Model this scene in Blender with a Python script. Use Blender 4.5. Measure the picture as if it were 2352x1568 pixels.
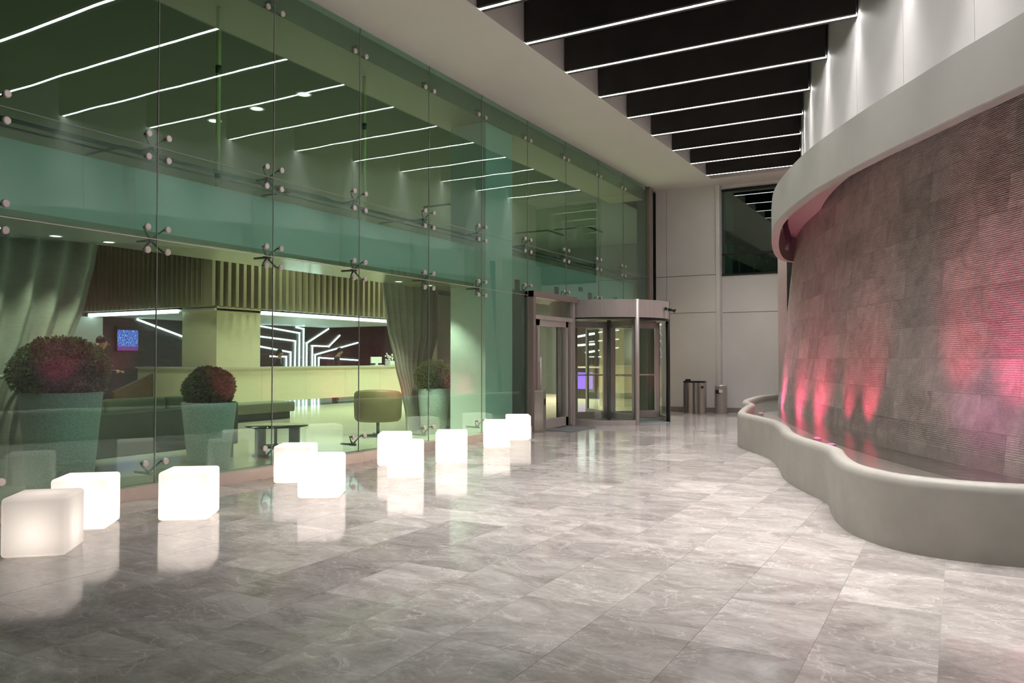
import bpy, bmesh, math, random
from mathutils import Vector, Matrix
R_ = math.radians
random.seed(7)
sc = bpy.context.scene
for o in list(bpy.data.objects): bpy.data.objects.remove(o)
COL = sc.collection

# ------------------------------------------------------------------ camera
FPX, YAW, PIT, CH = 1815.0, R_(29.5), R_(1.32), 1.4
cd = bpy.data.cameras.new('camera'); cam = bpy.data.objects.new('camera', cd); COL.objects.link(cam)
cd.sensor_width = 36; cd.lens = 36 * FPX / 2352; cd.clip_start = .05; cd.clip_end = 200
cam.location = (0, 0, CH); cam.rotation_euler = (R_(90) + PIT, 0, YAW); sc.camera = cam
# ------------------------------------------------------------------ world, exposure
w = bpy.data.worlds.new('night'); sc.world = w; w.use_nodes = True
w.node_tree.nodes['Background'].inputs[0].default_value = (.55, .62, .8, 1)
w.node_tree.nodes['Background'].inputs[1].default_value = .03
vs = sc.view_settings
vs.view_transform = 'Standard'; vs.look = 'None'; vs.gamma = 1; vs.use_curve_mapping = False; vs.exposure = 0.15
cy = sc.cycles
cy.max_bounces = 10; cy.diffuse_bounces = 4; cy.glossy_bounces = 5; cy.transmission_bounces = 6
cy.transparent_max_bounces = 24; cy.caustics_reflective = False; cy.caustics_refractive = False
cy.sample_clamp_indirect = 6.0
# light levels
LED_W, LED_EMIT = 8.6, 23.0           # per metre of ceiling LED strip, strip surface
CUBE_W = 8.5
LOBBY_W = 150.0
PINK_W = 110.0

# ------------------------------------------------------------------ pixel helpers (2352x1568 frame)
FW = Vector((-math.sin(YAW)*math.cos(PIT), math.cos(YAW)*math.cos(PIT), math.sin(PIT)))
RT = Vector((math.cos(YAW), math.sin(YAW), 0)); UP = RT.cross(FW)
CP = Vector((0, 0, CH))
def ray(x, y): return (FW + RT*((x-1176)/FPX) - UP*((y-784)/FPX)).normalized()
def onz(x, y, z=0.): d = ray(x, y); return CP + d*((z-CH)/d.z)
def onx(x, y, X): d = ray(x, y); return CP + d*(X/d.x)
def ony(x, y, Y): d = ray(x, y); return CP + d*(Y/d.y)
def proj(p):
    v = Vector(p)-CP; d = v.dot(FW); return (1176+FPX*v.dot(RT)/d, 784-FPX*v.dot(UP)/d, d)

# ------------------------------------------------------------------ materials
def mat(name, col=(.5,.5,.5), rough=.5, metal=0., spec=.5, emit=None, es=0.):
    m = bpy.data.materials.new(name); m.use_nodes = True
    b = m.node_tree.nodes['Principled BSDF']
    b.inputs['Base Color'].default_value = (*col, 1); b.inputs['Roughness'].default_value = rough
    b.inputs['Metallic'].default_value = metal; b.inputs['Specular IOR Level'].default_value = spec
    if emit: b.inputs['Emission Color'].default_value = (*emit, 1); b.inputs['Emission Strength'].default_value = es
    return m
class NT:
    def __init__(s, m): s.m = m; s.t = m.node_tree; s.b = s.t.nodes.get('Principled BSDF')
    def n(s, typ, **k):
        nd = s.t.nodes.new(typ)
        for a, v in k.items():
            if hasattr(nd, a) and not a[0].isupper(): setattr(nd, a, v)
            else: nd.inputs[a.replace('_', ' ')].default_value = v
        return nd
    def l(s, a, b): s.t.links.new(a, b)
    def ramp(s, fac, pts):
        r = s.n('ShaderNodeValToRGB'); e = r.color_ramp.elements
        while len(e) < len(pts): e.new(.5)
        for q, (p, c) in zip(e, pts): q.position = p; q.color = (*c, 1)
        s.l(fac, r.inputs[0]); return r.outputs[0]
    def bump(s, h, strength=.2, dist=.01):
        b = s.n('ShaderNodeBump', Strength=strength, Distance=dist); s.l(h, b.inputs['Height']); s.l(b.outputs[0], s.b.inputs['Normal'])
def noisy(name, c1, c2, scale=6., rough=.5, bump=0., stretch=(1,1,1), metal=0., spec=.5, detail=5.):
    m = mat(name, c1, rough, metal, spec); k = NT(m)
    tc = k.n('ShaderNodeTexCoord'); mp = k.n('ShaderNodeMapping'); mp.inputs['Scale'].default_value = stretch
    k.l(tc.outputs['Object'], mp.inputs[0])
    nz = k.n('ShaderNodeTexNoise', Scale=scale, Detail=detail, Roughness=.6); k.l(mp.outputs[0], nz.inputs['Vector'])
    k.l(k.ramp(nz.outputs['Fac'], [(.3, c1), (.7, c2)]), k.b.inputs['Base Color'])
    if bump: k.bump(nz.outputs['Fac'], bump, .01)
    return m

def stone(name, dark, mid, light, rough, ribs=False, vein=.35, var=.20):
    m = mat(name, mid, rough); k = NT(m)
    tone = k.n('ShaderNodeAttribute', attribute_name='tone')
    geo = k.n('ShaderNodeNewGeometry')
    sh = k.n('ShaderNodeVectorMath', operation='SCALE'); 
    cmb = k.n('ShaderNodeCombineXYZ'); 
    for i, f in enumerate((17., 31., 23.)):
        mu = k.n('ShaderNodeMath', operation='MULTIPLY'); mu.inputs[1].default_value = f; k.l(tone.outputs['Fac'], mu.inputs[0]); k.l(mu.outputs[0], cmb.inputs[i])
    ad = k.n('ShaderNodeVectorMath', operation='ADD'); k.l(geo.outputs['Position'], ad.inputs[0]); k.l(cmb.outputs[0], ad.inputs[1])
    mp = k.n('ShaderNodeMapping'); mp.inputs['Rotation'].default_value = (0, 0, R_(25)); mp.inputs['Scale'].default_value = (1.0, 1.6, 1.5)
    k.l(ad.outputs[0], mp.inputs[0])
    n1 = k.n('ShaderNodeTexNoise', Scale=2.2, Detail=9., Roughness=.68, Distortion=.8); k.l(mp.outputs[0], n1.inputs['Vector'])
    n2 = k.n('ShaderNodeTexNoise', Scale=22., Detail=4., Roughness=.7); k.l(mp.outputs[0], n2.inputs['Vector'])
    n3 = k.n('ShaderNodeTexNoise', Scale=1.5, Detail=6., Roughness=.55, Distortion=1.6); k.l(mp.outputs[0], n3.inputs['Vector'])
    mx = k.n('ShaderNodeMath', operation='MULTIPLY_ADD'); mx.inputs[1].default_value = .3; k.l(n2.outputs['Fac'], mx.inputs[0]); k.l(n1.outputs['Fac'], mx.inputs[2])
    c = k.ramp(mx.outputs[0], [(.45, dark), (.64, mid), (.86, light)])
    # thin pale veins where the third noise crosses the middle
    ab = k.n('ShaderNodeMath', operation='SUBTRACT'); ab.inputs[1].default_value = .5; k.l(n3.outputs['Fac'], ab.inputs[0])
    ab2 = k.n('ShaderNodeMath', operation='ABSOLUTE'); k.l(ab.outputs[0], ab2.inputs[0])
    vn = k.ramp(ab2.outputs[0], [(0., (1,1,1)), (.012, (0,0,0))])
    vm = k.n('ShaderNodeMath', operation='MULTIPLY'); vm.inputs[1].default_value = vein; k.l(vn, vm.inputs[0])
    mxc = k.n('ShaderNodeMix', data_type='RGBA'); mxc.inputs['B'].default_value = (*[min(1, v*1.35) for v in light], 1)
    k.l(vm.outputs[0], mxc.inputs['Factor']); k.l(c, mxc.inputs['A'])
    n4 = k.n('ShaderNodeTexNoise', Scale=4.5, Detail=7., Roughness=.6, Distortion=2.2); k.l(ad.outputs[0], n4.inputs['Vector'])
    s4 = k.n('ShaderNodeMath', operation='SUBTRACT'); s4.inputs[1].default_value = .46; k.l(n4.outputs['Fac'], s4.inputs[0])
    a4 = k.n('ShaderNodeMath', operation='ABSOLUTE'); k.l(s4.outputs[0], a4.inputs[0])
    v4 = k.ramp(a4.outputs[0], [(0., (1,1,1)), (.010, (0,0,0))])
    g4 = k.ramp(n1.outputs['Fac'], [(.48, (0,0,0)), (.62, (1,1,1))])
    m4 = k.n('ShaderNodeMath', operation='MULTIPLY'); k.l(v4, m4.inputs[0]); k.l(g4, m4.inputs[1])
    m5 = k.n('ShaderNodeMath', operation='MULTIPLY'); m5.inputs[1].default_value = vein*.8; k.l(m4.outputs[0], m5.inputs[0])
    mx2 = k.n('ShaderNodeMix', data_type='RGBA'); mx2.inputs['B'].default_value = (*[min(1, v*1.25) for v in light], 1)
    k.l(m5.outputs[0], mx2.inputs['Factor']); k.l(mxc.outputs['Result'], mx2.inputs['A']); mxc = mx2
    mr = k.n('ShaderNodeMapRange'); mr.inputs['To Min'].default_value = 1-var; mr.inputs['To Max'].default_value = 1+var; k.l(tone.outputs['Fac'], mr.inputs['Value'])
    hv = k.n('ShaderNodeHueSaturation'); k.l(mxc.outputs['Result'], hv.inputs['Color']); k.l(mr.outputs[0], hv.inputs['Value'])
    k.l(hv.outputs[0], k.b.inputs['Base Color'])
    if ribs:
        wv = k.n('ShaderNodeTexWave', Scale=14., Distortion=3.0, Detail=2.); wv.bands_direction = 'Z'; wv.inputs['Detail Scale'].default_value = 2.5
        k.l(geo.outputs['Position'], wv.inputs['Vector'])
        a2 = k.n('ShaderNodeMath', operation='ADD'); k.l(wv.outputs['Fac'], a2.inputs[0]); k.l(n2.outputs['Fac'], a2.inputs[1])
        k.bump(a2.outputs[0], .55, .012)
    return m

def glass(name, tint, ior=1.6, wave=0.):
    m = bpy.data.materials.new(name); m.use_nodes = True; k = NT(m); k.t.nodes.remove(k.b)
    out = k.t.nodes['Material Output']
    tr = k.n('ShaderNodeBsdfTransparent'); tr.inputs[0].default_value = (*tint, 1)
    gl = k.n('ShaderNodeBsdfGlossy', Roughness=0.); gl.inputs[0].default_value = (.95, 1., .98, 1)
    fr = k.n('ShaderNodeFresnel', IOR=ior); mx = k.n('ShaderNodeMixShader')
    # the Fresnel node inverts the index on back faces: feed it the flipped index there, so both faces reflect alike
    geo = k.n('ShaderNodeNewGeometry'); mi = k.n('ShaderNodeMix', data_type='FLOAT')
    mi.inputs['A'].default_value = ior; mi.inputs['B'].default_value = 1/ior
    k.l(geo.outputs['Backfacing'], mi.inputs['Factor']); k.l(mi.outputs['Result'], fr.inputs['IOR'])
    k.l(fr.outputs[0], mx.inputs[0]); k.l(tr.outputs[0], mx.inputs[1]); k.l(gl.outputs[0], mx.inputs[2]); k.l(mx.outputs[0], out.inputs[0])
    if wave:
        nz = k.n('ShaderNodeTexNoise', Scale=.9, Detail=1.); k.l(geo.outputs['Position'], nz.inputs['Vector'])
        bp = k.n('ShaderNodeBump', Strength=1., Distance=wave); k.l(nz.outputs['Fac'], bp.inputs['Height']); k.l(bp.outputs[0], gl.inputs['Normal'])
    return m

M = {}
M['tile'] = stone('floor marble', (.25,.222,.208), (.37,.338,.32), (.51,.48,.458), .09, vein=.42, var=.26)
M['grout'] = mat('grout', (.33,.31,.295), .8)
M['wtile'] = stone('split face stone', (.29,.25,.228), (.40,.35,.322), (.54,.485,.45), .55, ribs=True, vein=.22, var=.22)
M['plaster'] = noisy('white wall panel', (.72,.70,.68), (.76,.74,.72), 1.5, .55)
M['ceil'] = noisy('ceiling paint', (.80,.755,.72), (.83,.785,.75), 1.2, .7)
M['fin'] = noisy('dark brown lacquer', (.030,.026,.023), (.040,.035,.031), 2., .55)
M['poolfloor'] = noisy('pale pool lining', (.60,.55,.52), (.66,.61,.575), 3., .5)
M['dark'] = mat('dark void paint', (.02,.019,.018), .8)
M['fascia'] = noisy('painted fascia', (.43,.42,.385), (.47,.455,.42), 2., .5)
M['concrete'] = noisy('grey trowelled render', (.31,.30,.262), (.37,.355,.313), 3., .55, .08)
M['ledart'] = mat('white LED line', (.9,.9,.9), .5, emit=(.96,.98,1.), es=5.)
M['led'] = mat('white LED diffuser', (.9,.9,.9), .5, emit=(1.,.965,.95), es=LED_EMIT)
M['alu'] = noisy('brushed aluminium', (.55,.505,.485), (.62,.575,.55), 40., .38, stretch=(1,1,.05), metal=.3)
M['bronze'] = mat('brown anodised frame', (.30,.24,.22), .42, .25)
M['black'] = mat('black rubber', (.012,.012,.013), .45)
M['steel'] = mat('polished steel', (.80,.70,.67), .42, .55)
M['dsteel'] = mat('dark steel', (.16,.165,.155), .35, .7)
M['bin'] = noisy('stainless sheet', (.40,.365,.335), (.47,.43,.395), 30., .4, stretch=(1,1,.04), metal=.5)
M['glass'] = glass('green tinted glass', (.725,.905,.835), 1.72, .0025)
M['clear'] = glass('clear door glass', (.93,.965,.945), 1.45)
M['dkglass'] = glass('dark window glass', (.42,.60,.50), 2.1)
M['joint'] = mat('silicone joint', (.36,.34,.33), .5)
M['curb'] = noisy('pinkish stone curb', (.60,.48,.42), (.68,.55,.48), 3., .4)
M['skirt'] = noisy('stone skirting', (.23,.20,.18), (.30,.265,.24), 6., .4)
M['cream'] = noisy('pale yellow lacquer', (.66,.58,.42), (.70,.62,.455), .8, .45)
M['greyw'] = noisy('warm grey panel', (.46,.43,.37), (.50,.47,.41), .9, .55)
M['partition'] = noisy('light warm grey panel', (.66,.60,.52), (.71,.65,.565), .9, .6)
M['slat'] = noisy('beige slat', (.20,.165,.105), (.25,.205,.13), 3., .5, stretch=(6,6,.3))
M['lobfloor'] = noisy('polished cream floor', (.62,.57,.44), (.70,.645,.50), 1.1, .17)
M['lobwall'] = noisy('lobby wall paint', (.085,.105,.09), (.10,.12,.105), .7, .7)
M['edgebeam'] = mat('yellowish beam paint', (.26,.235,.14), .6)
M['espresso'] = noisy('dark brown veneer', (.030,.021,.022), (.042,.030,.030), 3., .4, stretch=(.3,.3,4))
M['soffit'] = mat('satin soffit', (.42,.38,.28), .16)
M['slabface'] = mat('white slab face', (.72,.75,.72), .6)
M['curtain'] = noisy('woven curtain', (.44,.395,.35), (.54,.49,.43), 60., .8, .15, stretch=(.15,.15,3))
M['pot'] = noisy('speckled granite', (.36,.40,.385), (.62,.66,.64), 60., .55, .05, detail=2.)
M['leaf'] = noisy('box leaf', (.06,.10,.024), (.27,.34,.10), 9., .45)
M['leafr'] = noisy('reflection tinted box leaf', (.08,.055,.028), (.22,.16,.08), 9., .5)  # reddish reflection of the pink wall put into the leaf colour
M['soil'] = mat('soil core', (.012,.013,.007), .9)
M['olive'] = noisy('olive leather', (.23,.165,.075), (.27,.195,.09), 4., .45)
M['olived'] = noisy('dark olive fabric', (.075,.082,.055), (.095,.10,.07), 8., .7)
M['cushion'] = noisy('pale olive cushion', (.20,.20,.12), (.24,.24,.145), 8., .7)
M['tabglass'] = mat('black table glass', (.012,.013,.012), .05)
M['wood'] = mat('brown leather panel', (.16,.09,.055), .5)
M['skin'] = mat('skin', (.52,.30,.21), .5)
M['suit'] = mat('dark navy suit', (.018,.019,.028), .7)
M['shirt'] = mat('white shirt', (.75,.75,.73), .7)
M['hair'] = mat('dark hair', (.02,.012,.008), .5)
M['white'] = mat('white plastic', (.8,.8,.78), .4)
M['mat'] = noisy('blue grey mat', (.13,.145,.155), (.19,.205,.215), 80., .9)
M['blue'] = mat('blue sign', (.02,.25,.36), .4)
M['gold'] = mat('yellow rod', (.92,.86,.42), .5, 0.)
M['art'] = mat('dark red picture', (.05,.012,.014), .5)
M['artdark'] = mat('black frame', (.012,.010,.010), .4)
M['downlight'] = mat('downlight lens', (.9,.9,.85), .4, emit=(1.,.97,.85), es=9.)
M['purple'] = mat('purple LED', (.2,.1,.5), .4, emit=(.22,.10,1.), es=.75)
M['pinklens'] = mat('pink underwater lens', (.8,.2,.4), .3, emit=(1.,.16,.55), es=5.)
M['coil'] = mat('purple hose', (.10,.03,.07), .4)

# translucent white plastic of the light cubes
m = mat('translucent white plastic', (.86,.84,.82), .45); k = NT(m); M['cube'] = m
tl = k.n('ShaderNodeBsdfTranslucent'); tl.inputs[0].default_value = (.97,.935,.90,1)
mx = k.n('ShaderNodeMixShader'); mx.inputs[0].default_value = .55
k.l(k.b.outputs[0], mx.inputs[1]); k.l(tl.outputs[0], mx.inputs[2]); k.l(mx.outputs[0], k.t.nodes['Material Output'].inputs[0])
# water: clear, mirror-like at a slant, small ripples
m = glass('basin water', (.86,.84,.82), 1.6); M['water'] = m; k = NT(m)
g = next(n for n in m.node_tree.nodes if n.type == 'BSDF_GLOSSY'); geo = next(n for n in m.node_tree.nodes if n.type == 'NEW_GEOMETRY')
g.inputs['Roughness'].default_value = .06
nz = k.n('ShaderNodeTexNoise', Scale=7., Detail=3.); k.l(geo.outputs['Position'], nz.inputs['Vector'])
bp = k.n('ShaderNodeBump', Strength=.5, Distance=.02); k.l(nz.outputs['Fac'], bp.inputs['Height']); k.l(bp.outputs[0], g.inputs['Normal'])
# television picture: blue night view with a purple caption bar
m = mat('television picture', (0,0,0), .3); k = NT(m); M['screen'] = m
tc = k.n('ShaderNodeTexCoord'); sp = k.n('ShaderNodeSeparateXYZ'); k.l(tc.outputs['Generated'], sp.inputs[0])
nz = k.n('ShaderNodeTexNoise', Scale=9., Detail=4.); mp = k.n('ShaderNodeMapping'); mp.inputs['Scale'].default_value = (1, 3, 1); k.l(tc.outputs['Generated'], mp.inputs[0]); k.l(mp.outputs[0], nz.inputs['Vector'])
c = k.ramp(nz.outputs['Fac'], [(.3, (.02,.02,.16)), (.5, (.10,.10,.75)), (.66, (.25,.75,1.)), (.75,(.6,.9,.4))])
cb = k.ramp(sp.outputs['Z'], [(.19, (1,1,1)), (.21, (0,0,0))])
mx = k.n('ShaderNodeMix', data_type='RGBA'); k.l(cb, mx.inputs['Factor']); k.l(c, mx.inputs['A']); mx.inputs['B'].default_value = (.24,.04,.26,1)
k.l(mx.outputs['Result'], k.b.inputs['Emission Color']); k.b.inputs['Emission Strength'].default_value = 1.0

# ------------------------------------------------------------------ mesh building
class MB:
    def __init__(s): s.v = []; s.f = []; s.sm = []
    def add(s, vs, fs, smooth=False):
        n = len(s.v); s.v += [tuple(p) for p in vs]; s.f += [tuple(i+n for i in f) for f in fs]; s.sm += [smooth]*len(fs); return s
    def box(s, x0, x1, y0, y1, z0, z1, mtx=None):
        vs = [Vector((x, y, z)) for z in (z0, z1) for y in (y0, y1) for x in (x0, x1)]
        if mtx: vs = [mtx @ p for p in vs]
        return s.add(vs, [(0,2,3,1), (4,5,7,6), (0,1,5,4), (2,6,7,3), (0,4,6,2), (1,3,7,5)])
    def tube(s, pts, r, n=8, cap=True):
        pts = [Vector(p) for p in pts]; vs = []; fs = []
        rr = r if isinstance(r, (list, tuple)) else [r]*len(pts)
        for i, p in enumerate(pts):
            d = (pts[min(i+1, len(pts)-1)] - pts[max(i-1, 0)]).normalized()
            a = d.cross(Vector((0,0,1)) if abs(d.z) < .9 else Vector((1,0,0))).normalized(); b = d.cross(a)
            vs += [p + (a*math.cos(2*math.pi*q/n) + b*math.sin(2*math.pi*q/n))*rr[i] for q in range(n)]
        for i in range(len(pts)-1):
            for q in range(n): fs.append((i*n+q, i*n+(q+1) % n, (i+1)*n+(q+1) % n, (i+1)*n+q))
        s.add(vs, fs, True)
        if cap:
            k0 = len(s.v) - len(vs)
            s.f += [tuple(k0+q for q in reversed(range(n))), tuple(k0+(len(pts)-1)*n+q for q in range(n))]; s.sm += [False]*2
        return s
    def lathe(s, prof, c=(0,0,0), n=32, smooth=True):
        vs = []; fs = []; c = Vector(c)
        for r, z in prof: vs += [c + Vector((r*math.cos(2*math.pi*q/n), r*math.sin(2*math.pi*q/n), z)) for q in range(n)]
        for i in range(len(prof)-1):
            for q in range(n): fs.append((i*n+q, i*n+(q+1) % n, (i+1)*n+(q+1) % n, (i+1)*n+q))
        return s.add(vs, fs, smooth)
    def grid(s, rows, smooth=True):
        n = len(rows[0]); vs = [p for r in rows for p in r]; fs = []
        for i in range(len(rows)-1):
            for j in range(n-1): fs.append((i*n+j, i*n+j+1, (i+1)*n+j+1, (i+1)*n+j))
        return s.add(vs, fs, smooth)
    def build(s, name, m, parent=None, tone=None):
        me = bpy.data.meshes.new(name); me.from_pydata(s.v, [], s.f)
        me.polygons.foreach_set('use_smooth', s.sm)
        if tone is not None:
            a = me.attributes.new('tone', 'FLOAT', 'FACE'); a.data.foreach_set('value', tone if isinstance(tone, list) else [tone]*len(s.f))
        me.update()
        return link(name, me, m, parent)
def link(name, me, m, parent=None):
    o = bpy.data.objects.new(name, me); COL.objects.link(o)
    if m is not None and not me.materials: me.materials.append(M[m] if isinstance(m, str) else m)
    if parent is not None: o.parent = parent
    return o
def empty(name, loc=(0,0,0), rz=0.):
    o = bpy.data.objects.new(name, None); COL.objects.link(o); o.location = loc; o.rotation_euler.z = rz; o.empty_display_size = .1; return o
def tag(o, label=None, cat=None, group=None, kind=None):
    if label: o['label'] = label
    if cat: o['category'] = cat
    if group: o['group'] = group
    if kind: o['kind'] = kind
    return o
def box(name, m, x0, x1, y0, y1, z0, z1, parent=None, bevel=0.):
    o = MB().box(x0, x1, y0, y1, z0, z1).build(name, m, parent)
    if bevel: bev(o, bevel)
    return o
def bev(o, r, seg=3):
    bm = bmesh.new(); bm.from_mesh(o.data)
    bmesh.ops.bevel(bm, geom=bm.edges[:], offset=r, segments=seg, affect='EDGES', profile=.5)
    for f in bm.faces: f.smooth = True
    bm.to_mesh(o.data); bm.free()
    try: o.data.set_sharp_from_angle(angle=R_(40))
    except Exception: pass
    return o
def area(name, loc, sx, sy, power, color, rot=(0,0,0), spread=180, parent=None, cam_vis=None):
    l = bpy.data.lights.new(name, 'AREA'); l.shape = 'RECTANGLE'; l.size = sx; l.size_y = sy; l.energy = power; l.color = color; l.spread = R_(spread)
    o = bpy.data.objects.new(name, l); COL.objects.link(o); o.location = loc; o.rotation_euler = rot
    if parent is not None: o.parent = parent
    return o
def spot(name, loc, target, power, color, angle, blend=.6, r=.04, parent=None):
    l = bpy.data.lights.new(name, 'SPOT'); l.energy = power; l.color = color; l.spot_size = R_(angle); l.spot_blend = blend; l.shadow_soft_size = r
    o = bpy.data.objects.new(name, l); COL.objects.link(o); o.location = loc
    o.rotation_euler = (Vector(target)-Vector(loc)).to_track_quat('-Z', 'Y').to_euler()
    if parent is not None: o.parent = parent
    return o
def spline(pts, n=8):
    P = [Vector(p) for p in pts]; out = []
    for i in range(len(P)-1):
        p0, p1, p2, p3 = P[max(i-1,0)], P[i], P[i+1], P[min(i+2,len(P)-1)]
        for q in range(n):
            t = q/n; out.append(.5*((2*p1)+(p2-p0)*t+(2*p0-5*p1+4*p2-p3)*t*t+(3*p1-p0-3*p2+p3)*t**3))
    out.append(P[-1]); return out
def resample(pts, step):
    out = [pts[0].copy()]; acc = 0.
    for a, b in zip(pts, pts[1:]):
        L = (b-a).length
        while acc + L >= step:
            t = (step-acc)/L; a = a + (b-a)*t; out.append(a.copy()); L = (b-a).length; acc = 0.
        acc += L
    return out
def normals2(pts):          # left-hand normals in plan
    out = []
    for i in range(len(pts)):
        d = (pts[min(i+1,len(pts)-1)]-pts[max(i-1,0)]).normalized(); out.append(Vector((-d.y, d.x)))
    return out

GX = -7.26                                   # plane of the glass facade
SEAM = [.46, 2.07, 3.69, 5.32, 6.92, 8.51, 10.17, 11.76, 13.45, 15.17, 16.92, 18.47, 20.32]
ZB, ZL, ZU, ZT = .125, 2.65, 3.615, 6.05     # curb top, lower joint, upper joint, ceiling

# upper white wall in plan, far to near (also where the ceiling fins end)
UW = spline([(-3.42,21.1),(-3.22,19.64),(-2.99,18.33),(-2.74,16.88),(-2.47,15.53),(-2.13,14.15),(-1.68,12.83),(-1.11,11.47),(-.42,10.15),(.36,8.85),(1.22,7.55),(2.16,6.25),(3.2,4.95),(4.3,3.7),(5.5,2.5)], 10)
UW = [p.to_2d() if len(p) == 3 else p for p in UW]
def uw_x(y):
    for a, b in zip(UW, UW[1:]):
        if a.y >= y >= b.y: return a.x + (b.x-a.x)*(a.y-y)/(a.y-b.y)
    return UW[-1].x

# =================================================================== FLOOR
fl = box('floor', 'grout', GX-.02, 6.5, -3., 21.2, -.16, -.004)
tag(fl, 'polished grey-beige marble slab floor of the covered forecourt', 'floor', kind='structure')
TX, TY = .541, .812
cells = []
for i in range(-13, 14):
    x0 = -.64 + i*TX; x1 = x0 + TX
    if x1 < GX+.05 or x0 > 6.2: continue
    off = random.choice((0., .27, .405, .54)) + .1
    for j in range(-3, 27):
        y0 = off + j*TY; y1 = y0 + TY
        a, b = max(x0, GX), min(y1, 21.15)
        if b - y0 < .05 or y0 < -2.5: continue
        pr = [proj((x, y, 0)) for x in (a, x1) for y in (y0, b)]
        vis = all(p[2] > .3 for p in pr) and any(-60 < p[0] < 2412 and -60 < p[1] < 1628 for p in pr) and x1 < uw_x(max(3., y1)) + .3
        ar = (max(p[0] for p in pr)-min(p[0] for p in pr))*(max(p[1] for p in pr)-min(p[1] for p in pr)) if vis else 0
        cells.append((ar, a, x1, y0, b))
cells.sort(key=lambda c: -c[0])
def tilemesh(mb, a, x1, y0, b):
    g = .0008; t = random.uniform(-.0004, 0.)
    mb.box(a+g, x1-g, y0+g, b-g, -.02, t)
for n, (ar, a, x1, y0, b) in enumerate(cells[:300]):
    if ar <= 0: break
    mb = MB(); tilemesh(mb, a, x1, y0, b); mb.build('tile', 'tile', fl, tone=random.betavariate(2, 2))
rest = MB(); tn = []
for c in cells[n:] if cells[n][0] <= 0 else cells[300:]:
    k0 = len(rest.f); tilemesh(rest, *c[1:]); tn += [random.betavariate(2, 2)]*(len(rest.f)-k0)
o = rest.build('tile_field', 'tile', fl, tone=tn); o['kind'] = 'stuff'

# lobby floor
lf = box('floor', 'lobfloor', -26., GX-.02, -2., 34., -.16, 0.); tag(lf, 'shiny cream floor inside the lobby behind the glass', 'floor', kind='structure')

# =================================================================== CEILING
cl = empty('ceiling'); tag(cl, 'white flat soffit and dark recess above the forecourt', 'ceiling', kind='structure')
box('soffit', 'ceil', GX-.3, -5.5, -3, 21.2, ZT, ZT+.9, cl)
box('far_soffit', 'ceil', -5.5, -2.8, 20.12, 21.2, ZT, ZT+.9, cl)
box('recess_top', 'dark', -5.6, 7., -3, 21.2, ZT+.9, ZT+1.0, cl)
FIN_Y = [19.72, 18.36, 17.0, 15.64, 14.26, 12.88, 11.50, 10.15, 8.84, 7.54, 6.26, 4.96]
ordn = ['', 'second ', 'third ', 'fourth ', 'fifth ', 'sixth ', 'seventh ', 'eighth ', 'ninth ', 'tenth ', 'eleventh ', 'twelfth ', 'thirteenth ']
for i, y in enumerate(FIN_Y):
    xr = uw_x(y)-.03; xl = -5.49; t = .085
    f = empty('ceiling_fin', (xl, y, ZT))
    tag(f, f'dark ceiling fin edged with a white LED line, {ordn[i]}nearest the end wall', 'ceiling fin', 'dark ceiling fins with LED edges')
    b = MB()
    b.box(0, xr-xl, -t, t, .03, .88).box(0, xr-xl, -t, -.03, 0, .03).box(0, xr-xl, .03, t, 0, .03); b.build('fin', 'fin', f)
    MB().box(.0, xr-xl, -.03, .03, .008, .03).build('led_strip', 'led', f)
    area('led_lamp', ((xr-xl)/2, 0, .004), xr-xl-.02, .05, LED_W*(xr-xl), (1.,.955,.935), spread=60, parent=f)

# =================================================================== END WALL
bw = empty('wall_end'); tag(bw, 'white panelled end wall beside the revolving door', 'wall', kind='structure')
box('backing', 'joint', GX, -5.5, 20.93, 21.15, 0, ZT, bw); box('backing', 'joint', -5.5, -2.6, 21.13, 21.2, 0, 3.62, bw); box('backing', 'joint', -5.5, -2.6, 21.13, 21.2, 5.96, ZT+.3, bw)
for x0, x1 in ((GX, -6.96), (-6.952, -5.5)):
    for z0, z1 in ((.13, 2.655), (2.67, 3.655), (3.67, ZT)): box('panel', 'plaster', x0, x1, 20.9, 20.94, z0, z1, bw)
box('pilaster', 'plaster', -5.6, -5.49, 20.86, 21.14, .13, ZT, bw, .012)
for x0, x1, z0, z1 in ((-5.49, -2.6, .13, 2.645), (-5.49, -2.6, 2.66, 3.63), (-5.49, -2.6, 5.95, ZT+.3)): box('panel', 'plaster', x0, x1, 21.1, 21.14, z0, z1, bw)
bs = empty('baseboard_end'); tag(bs, 'brown stone skirting along the end wall', 'skirting', kind='structure')
box('board', 'skirt', GX+.3, -5.49, 20.87, 20.9, 0, .13, bs); box('board', 'skirt', -5.49, -3.3, 21.07, 21.1, 0, .13, bs)
wn = empty('window_1', (-4.5, 21.1, 3.63)); tag(wn, 'dark green window high in the end wall mirroring ceiling lights', 'window', kind='structure')
wx0, wx1, wz0, wz1 = -5.57+4.5+.0, 1.5, 0., 2.32
MB().box(wx0, wx0+.05, -.02, .1, wz0, wz1).box(wx0, wx1, -.02, .1, wz0, wz0+.05).box(wx0, wx1, -.02, .1, wz1-.05, wz1).box(wx0+.05, wx1, 0, .1, .55, .60).build('frame', 'black', wn)
box('pane', 'dkglass', wx0+.05, wx1, .04, .05, .6, wz1-.05, wn); box('pane', 'dkglass', wx0+.05, wx1, .04, .05, .05, .55, wn)
box('dark_room', 'dark', wx0, wx1, 1.6, 1.7, -.5, 3, wn)

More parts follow.
